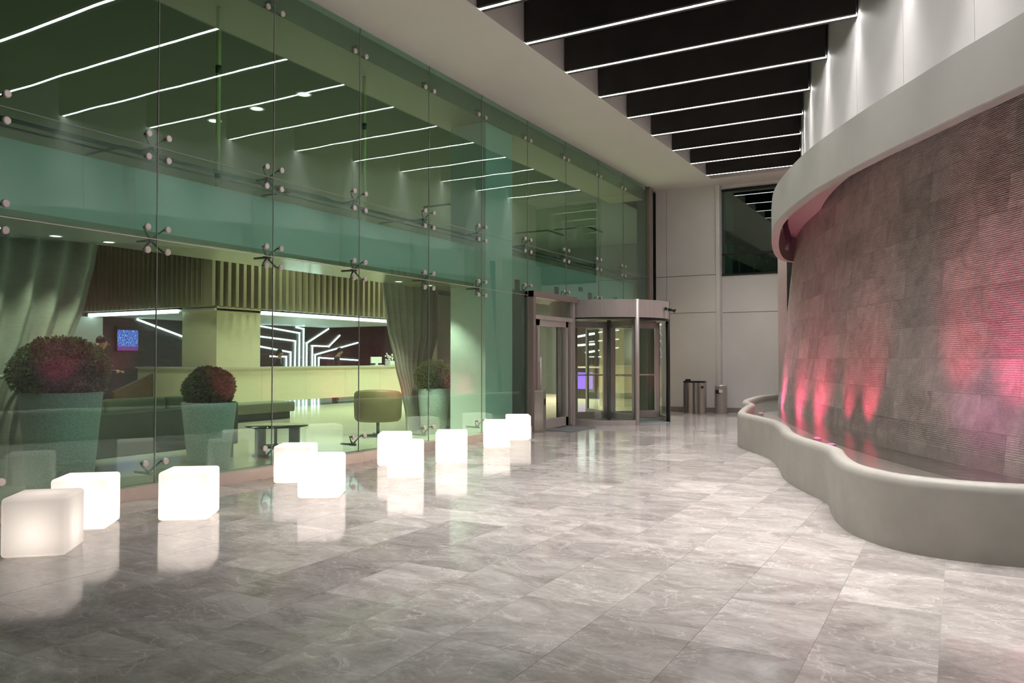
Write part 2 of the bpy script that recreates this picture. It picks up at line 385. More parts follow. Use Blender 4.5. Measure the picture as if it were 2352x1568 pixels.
# =================================================================== RIGHT WALL, FASCIA, WATER WALL, BASIN
wr = empty('wall_right'); tag(wr, 'curved white wall panels above the water feature, washed by LED light', 'wall', kind='structure')
segs = resample(UW, .1)
i = 0; step = 14
while i < len(segs)-1:
    part = segs[i:i+step+1]; nn = normals2(part)
    # joint: stop 8 mm short
    if len(part) < 2: break
    a = [p.copy() for p in part]; a[-1] = a[-1] + (a[-2]-a[-1]).normalized()*.008
    mb = MB()
    front = [[Vector((p.x, p.y, z)) for p in a] for z in (4.19, ZT+.9)]
    back = [[Vector((p.x-n.x*-.12, p.y-n.y*-.12, z)) for p, n in zip(a, nn)] for z in (4.19, ZT+.9)]
    mb.grid(front); mb.grid(back)
    mb.grid([front[0], back[0]], False); mb.grid([front[1], back[1]], False)
    mb.grid([[front[0][0], back[0][0]], [front[1][0], back[1][0]]], False); mb.grid([[front[0][-1], back[0][-1]], [front[1][-1], back[1][-1]]], False)
    mb.build('panel', 'plaster', wr); i += step
# wall return at the far end
box('return_panel', 'greyw', -3.60, -3.40, 18.74, 21.1, 0, 4.19, wr)

# curved fascia band
FB = spline([(2.6,4.2),(1.75,5.45),(1.08,6.55),(.48,7.5),(.01,8.18),(-.36,8.75),(-.85,9.5),(-1.41,10.46),(-1.79,11.2),(-2.25,12.3),(-2.62,13.4),(-2.90,14.6),(-3.16,15.9),(-3.36,17.2),(-3.42,18.0),(-3.36,18.5),(-3.2,18.72)], 8)
FB = [Vector((p[0], p[1])) for p in FB]; fn = normals2(FB)
ZF0, ZF1 = 3.6, 4.19
fb = MB(); inn = [p - n*.13 for p, n in zip(FB, fn)]
side = 1
# which side is inside: towards +X
if (FB[20] - fn[20]*.13).x < FB[20].x: inn = [p + n*.13 for p, n in zip(FB, fn)]
V3 = lambda L, z: [Vector((p.x, p.y, z)) for p in L]
prof = [V3(FB, ZF1), V3(FB, ZF0+.012), V3([p+(q-p)*.1 for p, q in zip(FB, inn)], ZF0), V3(inn, ZF0), V3(inn, ZF1-.05)]
fb.grid(prof[0:2]); fb.grid(prof[1:3]); fb.grid(prof[2:4], False); fb.grid(prof[3:5])
o = fb.build('trim_1', 'fascia'); tag(o, 'curved grey fascia band sweeping above the stone water wall', 'fascia', kind='structure')
# unseen flat top to the wall, added to keep light out of the cavity
tp = MB(); wl = [Vector((uw_x(min(21, max(2.6, p.y)))+.25, p.y)) for p in FB]
tp.grid([V3(FB, ZF1), V3([Vector((max(a.x, b.x), a.y)) for a, b in zip(wl, FB)], ZF1)], False)
tp.grid([V3(FB, ZF1-.04), V3([Vector((max(a.x, b.x), a.y)) for a, b in zip(wl, FB)], ZF1-.04)], False)
tp.build('shade_cap', 'fascia', o)
# water wall
WB = spline([(-3.61,18.62),(-3.15,16.9),(-2.74,15.7),(-2.34,14.6),(-1.83,13.25),(-1.37,12.15),(-.80,10.95),(-.25,9.95),(.17,9.25),(.56,8.6),(1.12,7.75),(1.8,6.85),(2.6,5.95),(3.5,5.1)], 10)
WB = [Vector((p[0], p[1])) for p in WB]
TW, TH, ROW0, NR = .95, .372, .30, 11
ws = resample(WB, .05); wn_ = normals2(ws)
if wn_[60].x < 0: wn_ = [-q for q in wn_]
def wpt(i, z, out=0.):
    i = max(0, min(len(ws)-1, i)); lean = .42*(z-.3)/3.9 - out; p = ws[i] + wn_[i]*lean; return Vector((p.x, p.y, z))
ww = empty('water_wall', (-1.2, 12., .3)); tag(ww, 'leaning curved wall of rough stone slabs lit pink from below', 'water wall')
inv = ww.location
bk = MB(); idx = list(range(0, len(ws), 4))
bk.grid([[wpt(i, z, -.03)-inv for i in idx] for z in (.1, 2.2, 4.3)]); bk.build('backing', 'grout', ww)
# side face of the slab at the far end
nper = int(TW/.05)
for r in range(NR):
    z0 = ROW0 + r*TH; z1 = z0 + TH; st = 0 if r % 2 == 0 else -nper//2
    st -= random.choice((0, 3, 6))
    while st < len(ws)-1:
        e = st + nper; a, b = max(0, st), min(len(ws)-1, e)
        if b - a >= 2:
            pr_ = random.uniform(0, .004); mb = MB(); ii = sorted(set(list(range(a, b, 4))+[b]))
            g = .0012
            def q(i, z, o_): 
                p = wpt(i, z, o_)
                if i == a: p = p + (wpt(a+1, z, o_)-p).normalized()*g
                if i == b: p = p + (wpt(b-1, z, o_)-p).normalized()*g
                return p-inv
            f0 = [q(i, z0+g, pr_) for i in ii]; f1 = [q(i, z1-g, pr_) for i in ii]
            b0 = [q(i, z0+g, -.05) for i in ii]; b1 = [q(i, z1-g, -.05) for i in ii]
            mb.grid([f0, f1], False); mb.grid([f1, b1], False); mb.grid([b0, f0], False)
            mb.grid([[f0[0], b0[0]], [f1[0], b1[0]]], False); mb.grid([[f0[-1], b0[-1]], [f1[-1], b1[-1]]], False)
            mb.build('slab', 'wtile', ww, tone=random.betavariate(1.6, 1.8))
        st = e
# hoses in the gap under the fascia
hs = MB()
for n in range(3):
    p0 = onz(1806+6*n, 520, 3.9)
    hs.tube([(p0.x+.03*math.sin(q*.9), p0.y-.2*n, 3.45+.09*q) for q in range(8)], .035)
o = hs.build('water_hose', 'coil'); tag(o, 'purplish water hoses tucked under the far end of the fascia', 'hose')

# basin
z3 = lambda x, y: (1650+x/2.3405, 650+y/2.3405)
bot = [(103,870),(150,897),(230,927),(290,957),(325,1000),(345,1042),(390,1082),(450,1117),(530,1155),(588,1190),(600,1218),(620,1262),(660,1310),(720,1350),(800,1385),(900,1420),(1000,1445),(1100,1465),(1300,1495),(1643,1530)]
HB = .55
far = [onz(*p, HB) for p in ((1780,903.5),(1744,907),(1717,913.5),(1704.5,919.5),(1717,926.5),(1707,932))]
out = [p.to_2d() for p in far] + [onz(*z3(*p)).to_2d() for p in bot] + [Vector((.95,6.5)), Vector((1.6,6.5)), Vector((2.3,6.42))]
oc = resample(spline(out, 8), .06); on_ = normals2(oc)
mid = len(oc)//2
if on_[mid].x < 0: on_ = [-q for q in on_]
bas = empty('fountain_basin', (-1.5, 10., 0)); tag(bas, 'grey rendered wavy basin wall around the pool', 'basin'); bi = bas.location
rows = []
for off, z in ((0,0),(0,.48),(.008,.52),(.03,.545),(.06,HB),(.10,HB),(.125,.54),(.14,.52),(.145,.48),(.15,.12)):
    rows.append([Vector((p.x+n.x*off, p.y+n.y*off, z))-bi for p, n in zip(oc, on_)])
MB().grid(rows).build('wall', 'concrete', bas)
inner = [p+n*.15 for p, n in zip(oc, on_)]
wlb = [p.copy() for p in ws if p.y > 6.6]
def poolmesh(z):
    bm = bmesh.new(); loop = inner + [Vector((p.x+.05, p.y)) for p in reversed(wlb)]
    # strip between the inner rim and the stone wall: pair points by arc fraction
    A = inner; B = wlb; n = 160
    def at(L, t):
        f = t*(len(L)-1); i = min(int(f), len(L)-2); return L[i]+(L[i+1]-L[i])*(f-i)
    mb = MB(); rws = []
    for s in range(7):
        u = s/6; rws.append([Vector((*(at(A, q/n)*(1-u)+at(B, q/n)*u), z))-bi for q in range(n+1)])
    return mb.grid(rws)
poolmesh(.14).build('basin_floor', 'poolfloor', bas)
o = poolmesh(.44).build('pool_water', 'water'); o.location = bi; tag(o, 'shallow pool water in the basin reflecting pink light', 'water', kind='stuff')
# underwater lamps: bases sit on the basin floor, beams graze up the stone wall
def wall_at(px, py, z):           # point on the wall face nearest a pixel column at height z
    best = None
    for i in range(len(ws)):
        p = wpt(i, z); q = proj(p)
        d = abs(q[0]-px)
        if best is None or d < best[0]: best = (d, i, p)
    return best[1], best[2]
LAMPS = [ # px column, aim height, offset from wall, power factor, colour, beam
    (2325, 1.6, 1.05, 2.0, (1.,.06,.25), 40), (2195, 1.9, 1.0, 1.4, (1.,.10,.18), 42), (2260, 1.6, .9, .45, (.75,.16,.50), 110),
    (1990, 1.1, .45, .8, (1.,.07,.17), 60), (1945, 1.05, .40, .6, (1.,.07,.17), 60), (1880, 1.0, .50, .9, (1.,.07,.20), 110), (1835, 1.0, .48, .9, (1.,.07,.22), 115), (1797, 1.0, .42, 1.0, (1.,.08,.30), 115)]
names_l = ['nearest', 'second nearest', 'third nearest', 'fourth nearest', 'fourth farthest', 'third farthest', 'second farthest', 'farthest']
for nl, (px, zz, off, pw, colr, ang) in zip(names_l, LAMPS):
    i, p = wall_at(px, 0, .45); q = ws[i] - wn_[i]*off
    L = empty('underwater_lamp', (q.x, q.y, .14)); tag(L, f'small pink underwater spotlight in the basin, {nl} along the stone wall', 'spotlight', 'pink underwater lamps')
    MB().lathe([(0,0),(.05,0),(.055,.05),(.06,.12),(.055,.125),(0,.125)], n=16).build('housing', 'dsteel', L); hs_ = L.children[0]
    MB().lathe([(.05,.128),(.03,.134),(0,.136)], n=16).build('lens', 'pinklens', hs_)
    t = wpt(i, zz)
    s = spot('beam', (0, 0, .17), (t.x-q.x, t.y-q.y, t.z-.14), PINK_W*pw, colr, ang, 1., .05, L)

# =================================================================== GLASS FACADE
gw = empty('wall_left', (GX, 0, 0)); tag(gw, 'tall green frameless glass wall held by steel spider fittings', 'glass wall', kind='structure')
T = .012
for a, b in zip(SEAM, SEAM[1:]):
    for z0, z1 in ((ZB, ZL), (ZL, ZU), (ZU, ZT)):
        if z0 == ZB and a > 13.: continue
        zz0 = z0 if not (z0 == ZL and a > 13.) else 2.70
        MB().box(-T/2, T/2, a+.004, b-.004, zz0+.004, z1-.004).build('pane', 'glass', gw)
js = MB()
for s in SEAM[1:-1]:
    z0 = ZB if s < 13.5 else 2.7
    MB().box(-.007, .007, s-.0035, s+.0035, z0, ZT).build('vertical_joint', 'joint', gw)
MB().box(-.007, .007, SEAM[0], 13.45, ZL-.0038, ZL+.0038).build('horizontal_joint', 'steel', gw)
MB().box(-.007, .007, SEAM[0], 20.3, ZU-.0035, ZU+.0035).build('horizontal_joint', 'joint', gw)
box('post', 'bronze', GX-.06, GX+.06, 20.22, 20.5, 2.6, ZT, gw).location = (-GX, 0, 0)
MB().box(-.05, .05, 3.55, 3.62, 0, ZT).build('post', 'alu', gw)
# spider fittings
D = .118
def spider_mesh(arms):
    mb = MB(); mb.tube([(-.16,0,0),(-.05,0,0)], .02, 10); mb.tube([(-.32,0,0),(-.16,0,0)], .014, 8)
    for sy, sz in arms: mb.tube([(-.10,0,0),(-.085,sy*.55*D,sz*.55*D),(-.055,sy*D,sz*D),(-.006,sy*D,sz*D)], [.014,.010,.009,.016], 8)
    mb.v = [(x, y, z) for x, y, z in mb.v]; return mb
dm = MB().tube([(.006,0,0),(.022,0,0),(.030,0,0)], [.036,.036,.028], 14)
disc0 = None
ARM = {4: ((-1,-1),(-1,1),(1,-1),(1,1)), 2: ((-1,-1),(1,-1)), 22: ((-1,1),(1,1)), 1: ((1,1),(1,-1))}
smesh = {}
def spider(y, z, kind):
    global disc0
    if kind not in smesh:
        o = spider_mesh(ARM[kind]).build('spider_fitting', 'dsteel', gw); smesh[kind] = o.data
    else: o = link('spider_fitting', smesh[kind], None, gw)
    o.location = (0, y, z)
    for sy, sz in ARM[kind]:
        if disc0 is None: d = dm.build('disc', 'steel', o); disc0 = d.data
        else: d = link('disc', disc0, None, o)
        d.location = (0, sy*D, sz*D)
for s in SEAM[2:-1]:
    spider(s, ZU, 4); spider(s, 5.80, 2)
    if s < 13.4: spider(s, ZL, 4); spider(s, .22, 22)
    else:
        spider(s, 2.72, 22); MB().box(-.22, -.16, s-.12, s-.02, 2.70, 2.95).build('bracket', 'dsteel', gw)
# steel tubes running behind the upper joint and rods
for z, x, r in ((3.60, -.30, .022), (3.53, -.30, .012)):
    MB().tube([(x, .5, z), (x, 20.2, z)], r, 8).build('tube', 'dsteel', gw)
for s in SEAM[1:-1]:
    if s < 13.5: MB().box(-.36, -.02, s-.006, s+.006, 2.70, 3.5).build('glass_fin', 'clear', gw)
for px, py, top in ((500, 372, 6.0), (836, 470, 5.72)):
    p = onx(px, py, GX-.6); rd = MB(); rd.tube([(-.6, p.y, 3.5), (-.6, p.y, top)], .028, 10); o = rd.build('tension_rod', 'gold', gw)
    kb = MB(); [kb.tube([(-.6, p.y, z), (-.6, p.y, z+.10)], .036, 10) for z in (3.6, 4.9)]; kb.build('turnbuckle', 'dsteel', gw)
pv = onx(1334, 664, GX-.41); MB().box(-.416, -.406, pv.y-.11, pv.y+.11, pv.z-.05, pv.z+.05).build('vent_plate', 'dsteel', gw)
# curb
cb = empty('curb', (GX, 0, 0)); tag(cb, 'low pinkish stone curb under the glass wall', 'curb', kind='structure')
for a, b in zip(SEAM, SEAM[1:]):
    if a < 13.: box('curb_stone', 'curb', -.12, .10, a+.002, b-.002, 0, ZB, cb)

# =================================================================== LOBBY SHELL
def S(name, m, *a, label=None, cat=None):
    o = box(name, m, *a); tag(o, label, cat, kind='structure'); return o
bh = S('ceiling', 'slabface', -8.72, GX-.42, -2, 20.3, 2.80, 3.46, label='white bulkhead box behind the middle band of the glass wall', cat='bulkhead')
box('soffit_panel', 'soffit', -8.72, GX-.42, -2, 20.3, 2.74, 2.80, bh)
uc = empty('ceiling'); tag(uc, 'pale ceiling of the lobby behind the upper glass', 'ceiling', kind='structure')
box('ceiling_panel', 'lobwall', -26, -8.35, -2, 34, 5.9, 6.1, uc); box('edge_beam', 'edgebeam', -8.35, GX-.14, -2, 20.3, 5.72, 6.1, uc)
S('wall_back', 'espresso', -23.5, -23.2, -2, 34, 0, 5.9, label='dark brown lobby wall behind the reception', cat='wall')
S('wall_far', 'lobwall', -23.2, -3., 29., 29.3, 0, 6.1, label='far pale end wall of the lobby', cat='wall')
S('wall_near', 'lobwall', -23.2, GX-.3, -2.3, -2., 0, 6.1, label='near lobby end wall out of sight to the left', cat='wall')
S('wall_outer', 'lobwall', GX-.4, GX-.1, 20.5, 29., 0, 6.1, label='lobby side wall behind the white end wall', cat='wall')
S('wall_partition', 'partition', -9.55, -9.42, 13.5, 17.0, 0, 2.75, label='warm grey partition behind the potted box ball near the doors', cat='wall')
c1 = S('wall_pier', 'slabface', -8.2, GX-.18, 12.18, 13.16, 0, 5.72, label='pale square pier right behind the glass beside the doors', cat='pier')
c2 = S('wall_pier', 'lobwall', -8.0, GX-.10, 13.38, 13.75, 0, 2.7, label='narrow olive pier next to the side door frame', cat='pier')
c3 = S('wall_pier', 'cream', -18.9, -17.5, 14.68, 16.22, 0, 3.0, label='large pale yellow square column rising from the reception desk', cat='column')
yc = onz(1434, 934); S('wall_pier', 'cream', yc.x-.8, yc.x, yc.y, yc.y+.8, 0, 3.4, label='pale yellow column seen through the revolving door', cat='column')

# downlights in the bulkhead soffit and upper ceiling
def downlight(x, y, z, lab, grp, r=.055, pw=0):
    d = empty('downlight', (x, y, z)); tag(d, lab, 'downlight', grp)
    MB().lathe([(r*1.35,0),(r*1.3,-.008),(r,-.008),(r,.0)], n=20).build('ring', 'white', d)
    MB().lathe([(r,-.004),(r*.5,-.006),(0,-.006)], n=20).build('lens', 'downlight', d)
    if pw:
        spot('beam', (0,0,-.03), (0,0,-1), pw, (1.,.93,.72), 90, .6, .04, d)
for q, (px, py) in enumerate(((3,523),(128,541),(250,555),(916,646),(985,655))):
    p = onz(px, py, 2.74); downlight(p.x, p.y, 2.74, ['round downlight in the soffit at the left edge over the curtain','round downlight in the soffit above the left curtain','round downlight in the soffit beside the left curtain edge','round downlight in the soffit above the free edge of the right curtain','round downlight in the soffit behind a glass joint above the right curtain'][q], 'soffit downlights', pw=(35,35,35,260,150)[q])
for q, (px, py) in enumerate(((698,216),(590,249),(493,277))):
    p = onz(px, py, 5.9); downlight(p.x, p.y, 5.9, ['upper lobby ceiling downlight nearest the glass','middle one of three upper lobby ceiling downlights','upper lobby ceiling downlight farthest from the glass'][q], 'upper ceiling downlights', .10, pw=160)
# made-up fill lights on the lobby ceiling, added to brighten the lobby
for q, (x, y) in enumerate(((-15.9, 6.), (-15.9, 11.), (-15.9, 16.), (-15.9, 21.), (-13., 25.), (-13., 19.5), (-11.5, 25.))):
    d = empty('fill_panel', (x, y, 5.9)); tag(d, ['first','second','third','fourth','fifth','sixth','seventh'][q]+' square fill panel added to the lobby ceiling, counted from the near end', 'added fill light', 'lobby added fill light panels')
    MB().box(-.65,.65,-.65,.65,-.05,0).build('frame', 'lobwall', d)
    area('fill_lamp', (0,0,-.06), 1.2, 1.2, LOBBY_W*(1 if q < 4 else 2.2), (1.,.90,.70), spread=128, parent=d)

# =================================================================== RECEPTION
rc = empty('reception_desk', (-17.25, 14.3, 0)); tag(rc, 'long pale yellow reception desk floating above a dark recess', 'reception desk')
ox, oy = -17.25, 14.3
def rb(n, m, x0, x1, y0, y1, z0, z1): return box(n, m, x0-ox, x1-ox, y0-oy, y1-oy, z0, z1, rc)
for k_ in range(6):
    a = 14.3 + k_*1.75; rb('front_panel', 'cream', -17.33, -17.25, a+.003, a+1.747, .20, 1.15)
for k_ in range(2):
    a = -20.3 + k_*1.485; rb('side_panel', 'cream', a+.003, a+1.48, 14.3, 14.38, .2, 1.15)
rb('worktop', 'greyw', -20.3, -17.18, 14.22, 14.65, 1.15, 1.20); rb('worktop', 'greyw', -17.75, -17.18, 14.65, 24.85, 1.15, 1.20)
for y in (14.8, 19.5, 24.3): rb('support', 'black', -17.75, -17.6, y, y+.12, 0, .2)
rb('lower_shelf', 'black', -17.9, -17.4, 14.4, 24.8, .2, .24)
# slatted bulkhead above the desk
sb = empty('slatted_bulkhead', (-17.05, 14.15, 2.86)); tag(sb, 'beige slatted bulkhead box hanging over the reception desk', 'bulkhead')
def sbb(n, m, x0, x1, y0, y1, z0, z1): return box(n, m, x0+17.05, x1+17.05, y0-14.15, y1-14.15, z0-2.86, z1-2.86, sb)
zb0, zb1 = 2.86, 5.5
sbb('core', 'cream', -23.1, -17.42, 14.55, 24.9, zb0+.12, zb1)
sbb('core', 'black', -23.1, -17.45, 14.5, 14.55, zb0, zb1)  # black backing puts the shade between the left slats into the colour
sbb('light_shelf', 'white', -17.44, -17.38, 14.56, 24.9, zb0+.02, zb0+.12)
y = 14.15
while y < 24.6: sbb('slat', 'slat', -17.40, -17.05, y, y+.10, zb0-.03, zb1); y += .262
x = -17.42
while x > -23.0: sbb('slat', 'slat', x-.06, x, 14.15, 14.48, zb0-.03, zb1); x -= .205
sbb('niche_ceiling', 'white', -23.2, -17.5, 14.6, 24.9, 2.74, 2.80)
for a in ((-17.52, -17.46, 16.25, 24.85, 2.70, 2.80), (-23.0, -18.95, 14.52, 14.60, 2.70, 2.80)): sbb('led_edge', 'ledart', *a)
area('led_wash', (-20.6+17.05, 20.5-14.15, 2.72-2.86), 2.6, 8., 70., (.93,.97,1.), parent=sb)
# LED lines on the dark wall
z4p = lambda x, y: (550+x/5.227, 560+y/5.227); z8p = lambda x, y: (150+x/5.227, 560+y/5.227)
la = empty('led_line_art', (-23.2, 19.5, 0)); tag(la, 'angular white LED lines branching over the dark reception wall', 'wall light'); lo = la.location
XA = -23.17
lines = [[(200,935),(718,1070),(712,1455)],[(200,1105),(668,1165),(660,1455)],[(200,1222),(612,1300),(608,1455)],[(335,1348),(560,1352),(558,1460)],[(680,945),(768,1020),(763,1455)],[(1065,965),(805,1190),(803,1455)],[(1200,1100),(1070,1230),(872,1222),(870,1455)],[(1420,1185),(905,1330),(903,1460)],[(1420,1395),(950,1365),(948,1460)]]
LP = [[onx(*z4p(*p), XA) for p in L] for L in lines]
for L in LP:
    e = L[-1]; L[-1] = Vector((e.x, e.y, .25))
LP.append([onx(*z8p(*p), XA) for p in ((865,895),(1500,1147))])
for L in LP:
    for p_ in L: p_.z = min(p_.z, 2.70)
    mb = MB()
    for a, b in zip(L, L[1:]):
        d = (b-a).normalized(); n_ = Vector((0, -d.z, d.y))*.026; a2, b2 = a-d*.026, b+d*.026
        f = [a2-n_, b2-n_, b2+n_, a2+n_]; mb.add([p-lo for p in f]+[p+Vector((.03,0,0))-lo for p in f], [(0,3,2,1),(4,5,6,7),(0,1,5,4),(1,2,6,5),(2,3,7,6),(3,0,4,7)])
    mb.build('led_line', 'ledart', la)
# TV
a, b = onx(270, 757, -23.1), onx(317, 805, -23.1)
tv = empty('television', (-23.15, (a.y+b.y)/2, (a.z+b.z)/2)); tag(tv, 'wall television showing a blue and purple picture', 'television')
hy, hz = abs(b.y-a.y)/2, abs(b.z-a.z)/2
box('casing', 'artdark', -.04, .045, -hy-.03, hy+.03, -hz-.03, hz+.12, tv, .008); box('screen', 'screen', .046, .05, -hy, hy, -hz, hz, tv)
# picture / dark red panel
a, b = onx(*z4p(1452,1215), -23.1), onx(*z4p(1640,1440), -23.1)
pc = empty('framed_picture', (-23.2, (a.y+b.y)/2, (a.z+b.z)/2)); tag(pc, 'dark red framed picture on the brown wall right of the LED lines', 'picture')
hy, hz = abs(b.y-a.y)/2, abs(b.z-a.z)/2
MB().box(0,.05,-hy,-hy+.05,-hz,hz).box(0,.05,hy-.05,hy,-hz,hz).box(0,.05,-hy,hy,hz-.05,hz).box(0,.05,-hy,hy,-hz,-hz+.05).build('frame', 'artdark', pc); box('canvas', 'art', 0, .02, -hy+.05, hy-.05, -hz+.05, hz-.05, pc)
# brown slanted panel left of the desk
p = onx(262, 905, -19.5); q = onx(322, 870, -19.5)
bp_ = MB(); 
bp_.add([(-19.5,p.y,0),(-19.5,q.y+.4,0),(-19.5,q.y+.4,1.02),(-19.5,p.y,.55),(-19.6,p.y,0),(-19.6,q.y+.4,0),(-19.6,q.y+.4,1.02),(-19.6,p.y,.55)], [(0,1,2,3),(7,6,5,4),(0,4,5,1),(1,5,6,2),(2,6,7,3),(3,7,4,0)])
o = bp_.build('ramp_screen', 'wood'); tag(o, 'low brown sloping panel left of the reception desk', 'low panel')
# pale wall piece at far left of the niche
a = onx(163, 738, -22.9); S('wall_niche', 'white', -23.0, -22.9, a.y-.3, onx(236, 760, -22.9).y, 0, 2.7, label='pale wall piece beside the left curtain at the end of the LED edge', cat='wall')
# counter top objects
p = onx(866, 838, -17.45)
bd = empty('brochure_stand', (-17.45, p.y, 1.2)); tag(bd, 'small white leaflet display standing on the reception desk', 'leaflet stand')
MB().box(-.1,.1,-.25,.25,0,.02).build('base', 'white', bd); MB().box(-.06,-.02,-.28,.28,.08,.30).build('leaflet_tray', 'white', bd); MB().box(-.04,.0,-.05,.05,.02,.10).build('stem', 'white', bd)
fl_ = empty('flower_vase', (-17.45, onx(896, 838, -17.45).y, 1.2)); tag(fl_, 'white box vase with small white flowers on the desk end', 'flower vase')
box('vase', 'white', -.12, .12, -.14, .14, 0, .16, fl_, .01)
ft = MB()
for q in range(26):
    c = Vector((random.uniform(-.14,.14), random.uniform(-.2,.2), random.uniform(.18,.46))); ft.lathe([(0,-.03),(.03,-.01),(.03,.01),(0,.03)], c, 6)
o = ft.build('blossoms', 'white', fl_); o['kind'] = 'stuff'
MB().tube([(0,0,.1),(.02,.06,.4)], .008, 5).tube([(0,0,.1),(-.02,-.08,.36)], .008, 5).build('stems', 'leaf', fl_)
p = onx(606, 838, -17.6)
mo = empty('monitor', (-17.62, p.y, 1.2)); tag(mo, 'dark computer monitor on the desk beside the yellow column', 'monitor')
box('screen', 'black', -.03, .0, -.24, .24, .06, .36, mo, .008); box('foot', 'black', -.1, .06, -.1, .1, 0, .015, mo); box('neck', 'black', -.03, 0, -.02, .02, .01, .1, mo)

# =================================================================== PEOPLE
def person(loc, rz, label, joints, top='suit', hairlong=False, shirt=True):
    P = empty('person', loc, rz); tag(P, label, 'person')
    names = list(joints); me = bpy.data.meshes.new('body')
    edges = [('pelvis','waist'),('waist','chest'),('chest','neck0'),('neck0','neck1'),('neck1','head'),('head','crown'),
             ('chest','shl'),('shl','ell'),('ell','wrl'),('wrl','hal'),('chest','shr'),('shr','elr'),('elr','wrr'),('wrr','har'),
             ('pelvis','hil'),('hil','knl'),('knl','anl'),('anl','tol'),('pelvis','hir'),('hir','knr'),('knr','anr'),('anr','tor')]
    rad = dict(pelvis=.135, waist=.12, chest=.15, neck0=.062, neck1=.055, head=.088, crown=.082, shl=.068, ell=.048, wrl=.033, hal=.03, shr=.068, elr=.048, wrr=.033, har=.03, hil=.088, knl=.058, anl=.042, tol=.038, hir=.088, knr=.058, anr=.042, tor=.038)
    me.from_pydata([joints[n] for n in names], [(names.index(a), names.index(b)) for a, b in edges], [])
    o = bpy.data.objects.new('body', me); COL.objects.link(o)
    md = o.modifiers.new('skin', 'SKIN'); md.use_smooth_shade = True
    sv = me.skin_vertices[0].data if me.skin_vertices else None
    if sv is None:
        bm = bmesh.new(); bm.from_mesh(me); bm.verts.layers.skin.verify(); bm.to_mesh(me); bm.free(); sv = me.skin_vertices[0].data
    for i, n in enumerate(names):
        r = rad[n]; sv[i].radius = (r, r*.8 if n in ('chest','waist') else r); sv[i].use_root = n == 'pelvis'
    o.modifiers.new('sub', 'SUBSURF').levels = 2
    dg = bpy.context.evaluated_depsgraph_get(); nm = bpy.data.meshes.new_from_object(o.evaluated_get(dg)); bpy.data.objects.remove(o)
    for q in ('skin', top, 'shirt', 'black'): nm.materials.append(M[q])
    hz = Vector(joints['neck0']).z; hd = Vector(joints['head'])
    for f in nm.polygons:
        c = f.center; f.use_smooth = True
        hand = any((c-Vector(joints[h])).length < .075 for h in ('hal','har'))
        foot = c.z < .10
        f.material_index = 0 if (c.z > hz+.0 and (c-hd).length < .3) or hand else 3 if foot else 1
        if shirt and hz-.16 < c.z < hz+.03 and c.y > .03 and abs(c.x) < .045: f.material_index = 2
    b = bpy.data.objects.new('body', nm); COL.objects.link(b); b.parent = P
    # hair cap, nose, ears
    h = MB(); c = Vector(joints['crown'])*.55+Vector(joints['head'])*.45
    rows = []
    for i in range(8):
        th = math.pi*.62*i/7; rows.append([c+Vector((.102*math.sin(th)*math.cos(a_), -.022+.112*math.sin(th)*math.sin(a_)*(1 if math.sin(a_) < 0 else .72), .02+.112*math.cos(th))) for a_ in [2*math.pi*q/16 for q in range(17)]])
    h.grid(rows)
    if hairlong: h.lathe([(0,-.06),(.05,-.04),(.062,0),(.05,.045),(0,.06)], c+Vector((0,-.12,-.05)), 12)
    h.build('hair', 'hair', P)
    fx = Vector(joints['head'])
    MB().add([fx+Vector((-.014,.083,-.01)), fx+Vector((.014,.083,-.01)), fx+Vector((0,.112,-.012)), fx+Vector((0,.085,.035))], [(0,1,2),(0,2,3),(1,3,2),(0,3,1)]).build('nose', 'skin', P)
    for s_ in (-1, 1):
        MB().lathe([(0,-.03),(.014,-.012),(.016,.012),(0,.03)], fx+Vector((s_*.092,0,.01)), 8).build('ear', 'skin', P)
        MB().lathe([(0,-.008),(.011,0),(0,.008)], fx+Vector((s_*.033,.083,.03)), 8).build('eye', 'hair', P)
    mo_ = MB().box(fx.x-.024, fx.x+.024, fx.y+.074, fx.y+.086, fx.z-.056, fx.z-.047).build('mouth', 'wood', P)
    # fingers
    for hn, en in (('hal','wrl'),('har','wrr')):
        hh = Vector(joints[hn]); d = (hh-Vector(joints[en])).normalized(); sd = d.cross(Vector((0,0,1))).normalized(); fg = MB()
        for q in range(4):
            b0 = hh + sd*(-.026+.017*q)+d*.02; fg.tube([b0, b0+d*.035+Vector((0,0,-.006)), b0+d*(.055+.008*(q in (1,2)))+Vector((0,0,-.026))], [.009,.0085,.007], 6)
        fg.tube([hh-sd*.02, hh-sd*.05+d*.025, hh-sd*.055+d*.05], [.011,.010,.008], 6); fg.build('fingers', 'skin', P)
    return P
def stand(H=1.75, lean=0., head=0.):
    s = H/1.75
    J = dict(pelvis=(0,0,.95), waist=(0,.01+lean*.2,1.12), chest=(0,.02+lean*.6,1.32), neck0=(0,.01+lean,1.47), neck1=(0,.02+lean+head*.2,1.53), head=(0,.04+lean+head,1.60), crown=(0,.03+lean+head,1.68),
             shl=(.19,.01+lean*.8,1.40), ell=(.25,.02+lean,1.12), wrl=(.17,.26+lean,1.10), hal=(.14,.34+lean,1.10), shr=(-.19,.01+lean*.8,1.40), elr=(-.25,.02+lean,1.12), wrr=(-.17,.26+lean,1.10), har=(-.14,.34+lean,1.10),
             hil=(.10,0,.90), knl=(.11,.02,.50), anl=(.11,-.01,.09), tol=(.12,.14,.045), hir=(-.10,0,.90), knr=(-.11,.02,.50), anr=(-.11,-.01,.09), tor=(-.12,.14,.045))
    return {k_: (v[0]*s, v[1]*s, v[2]*s) for k_, v in J.items()}
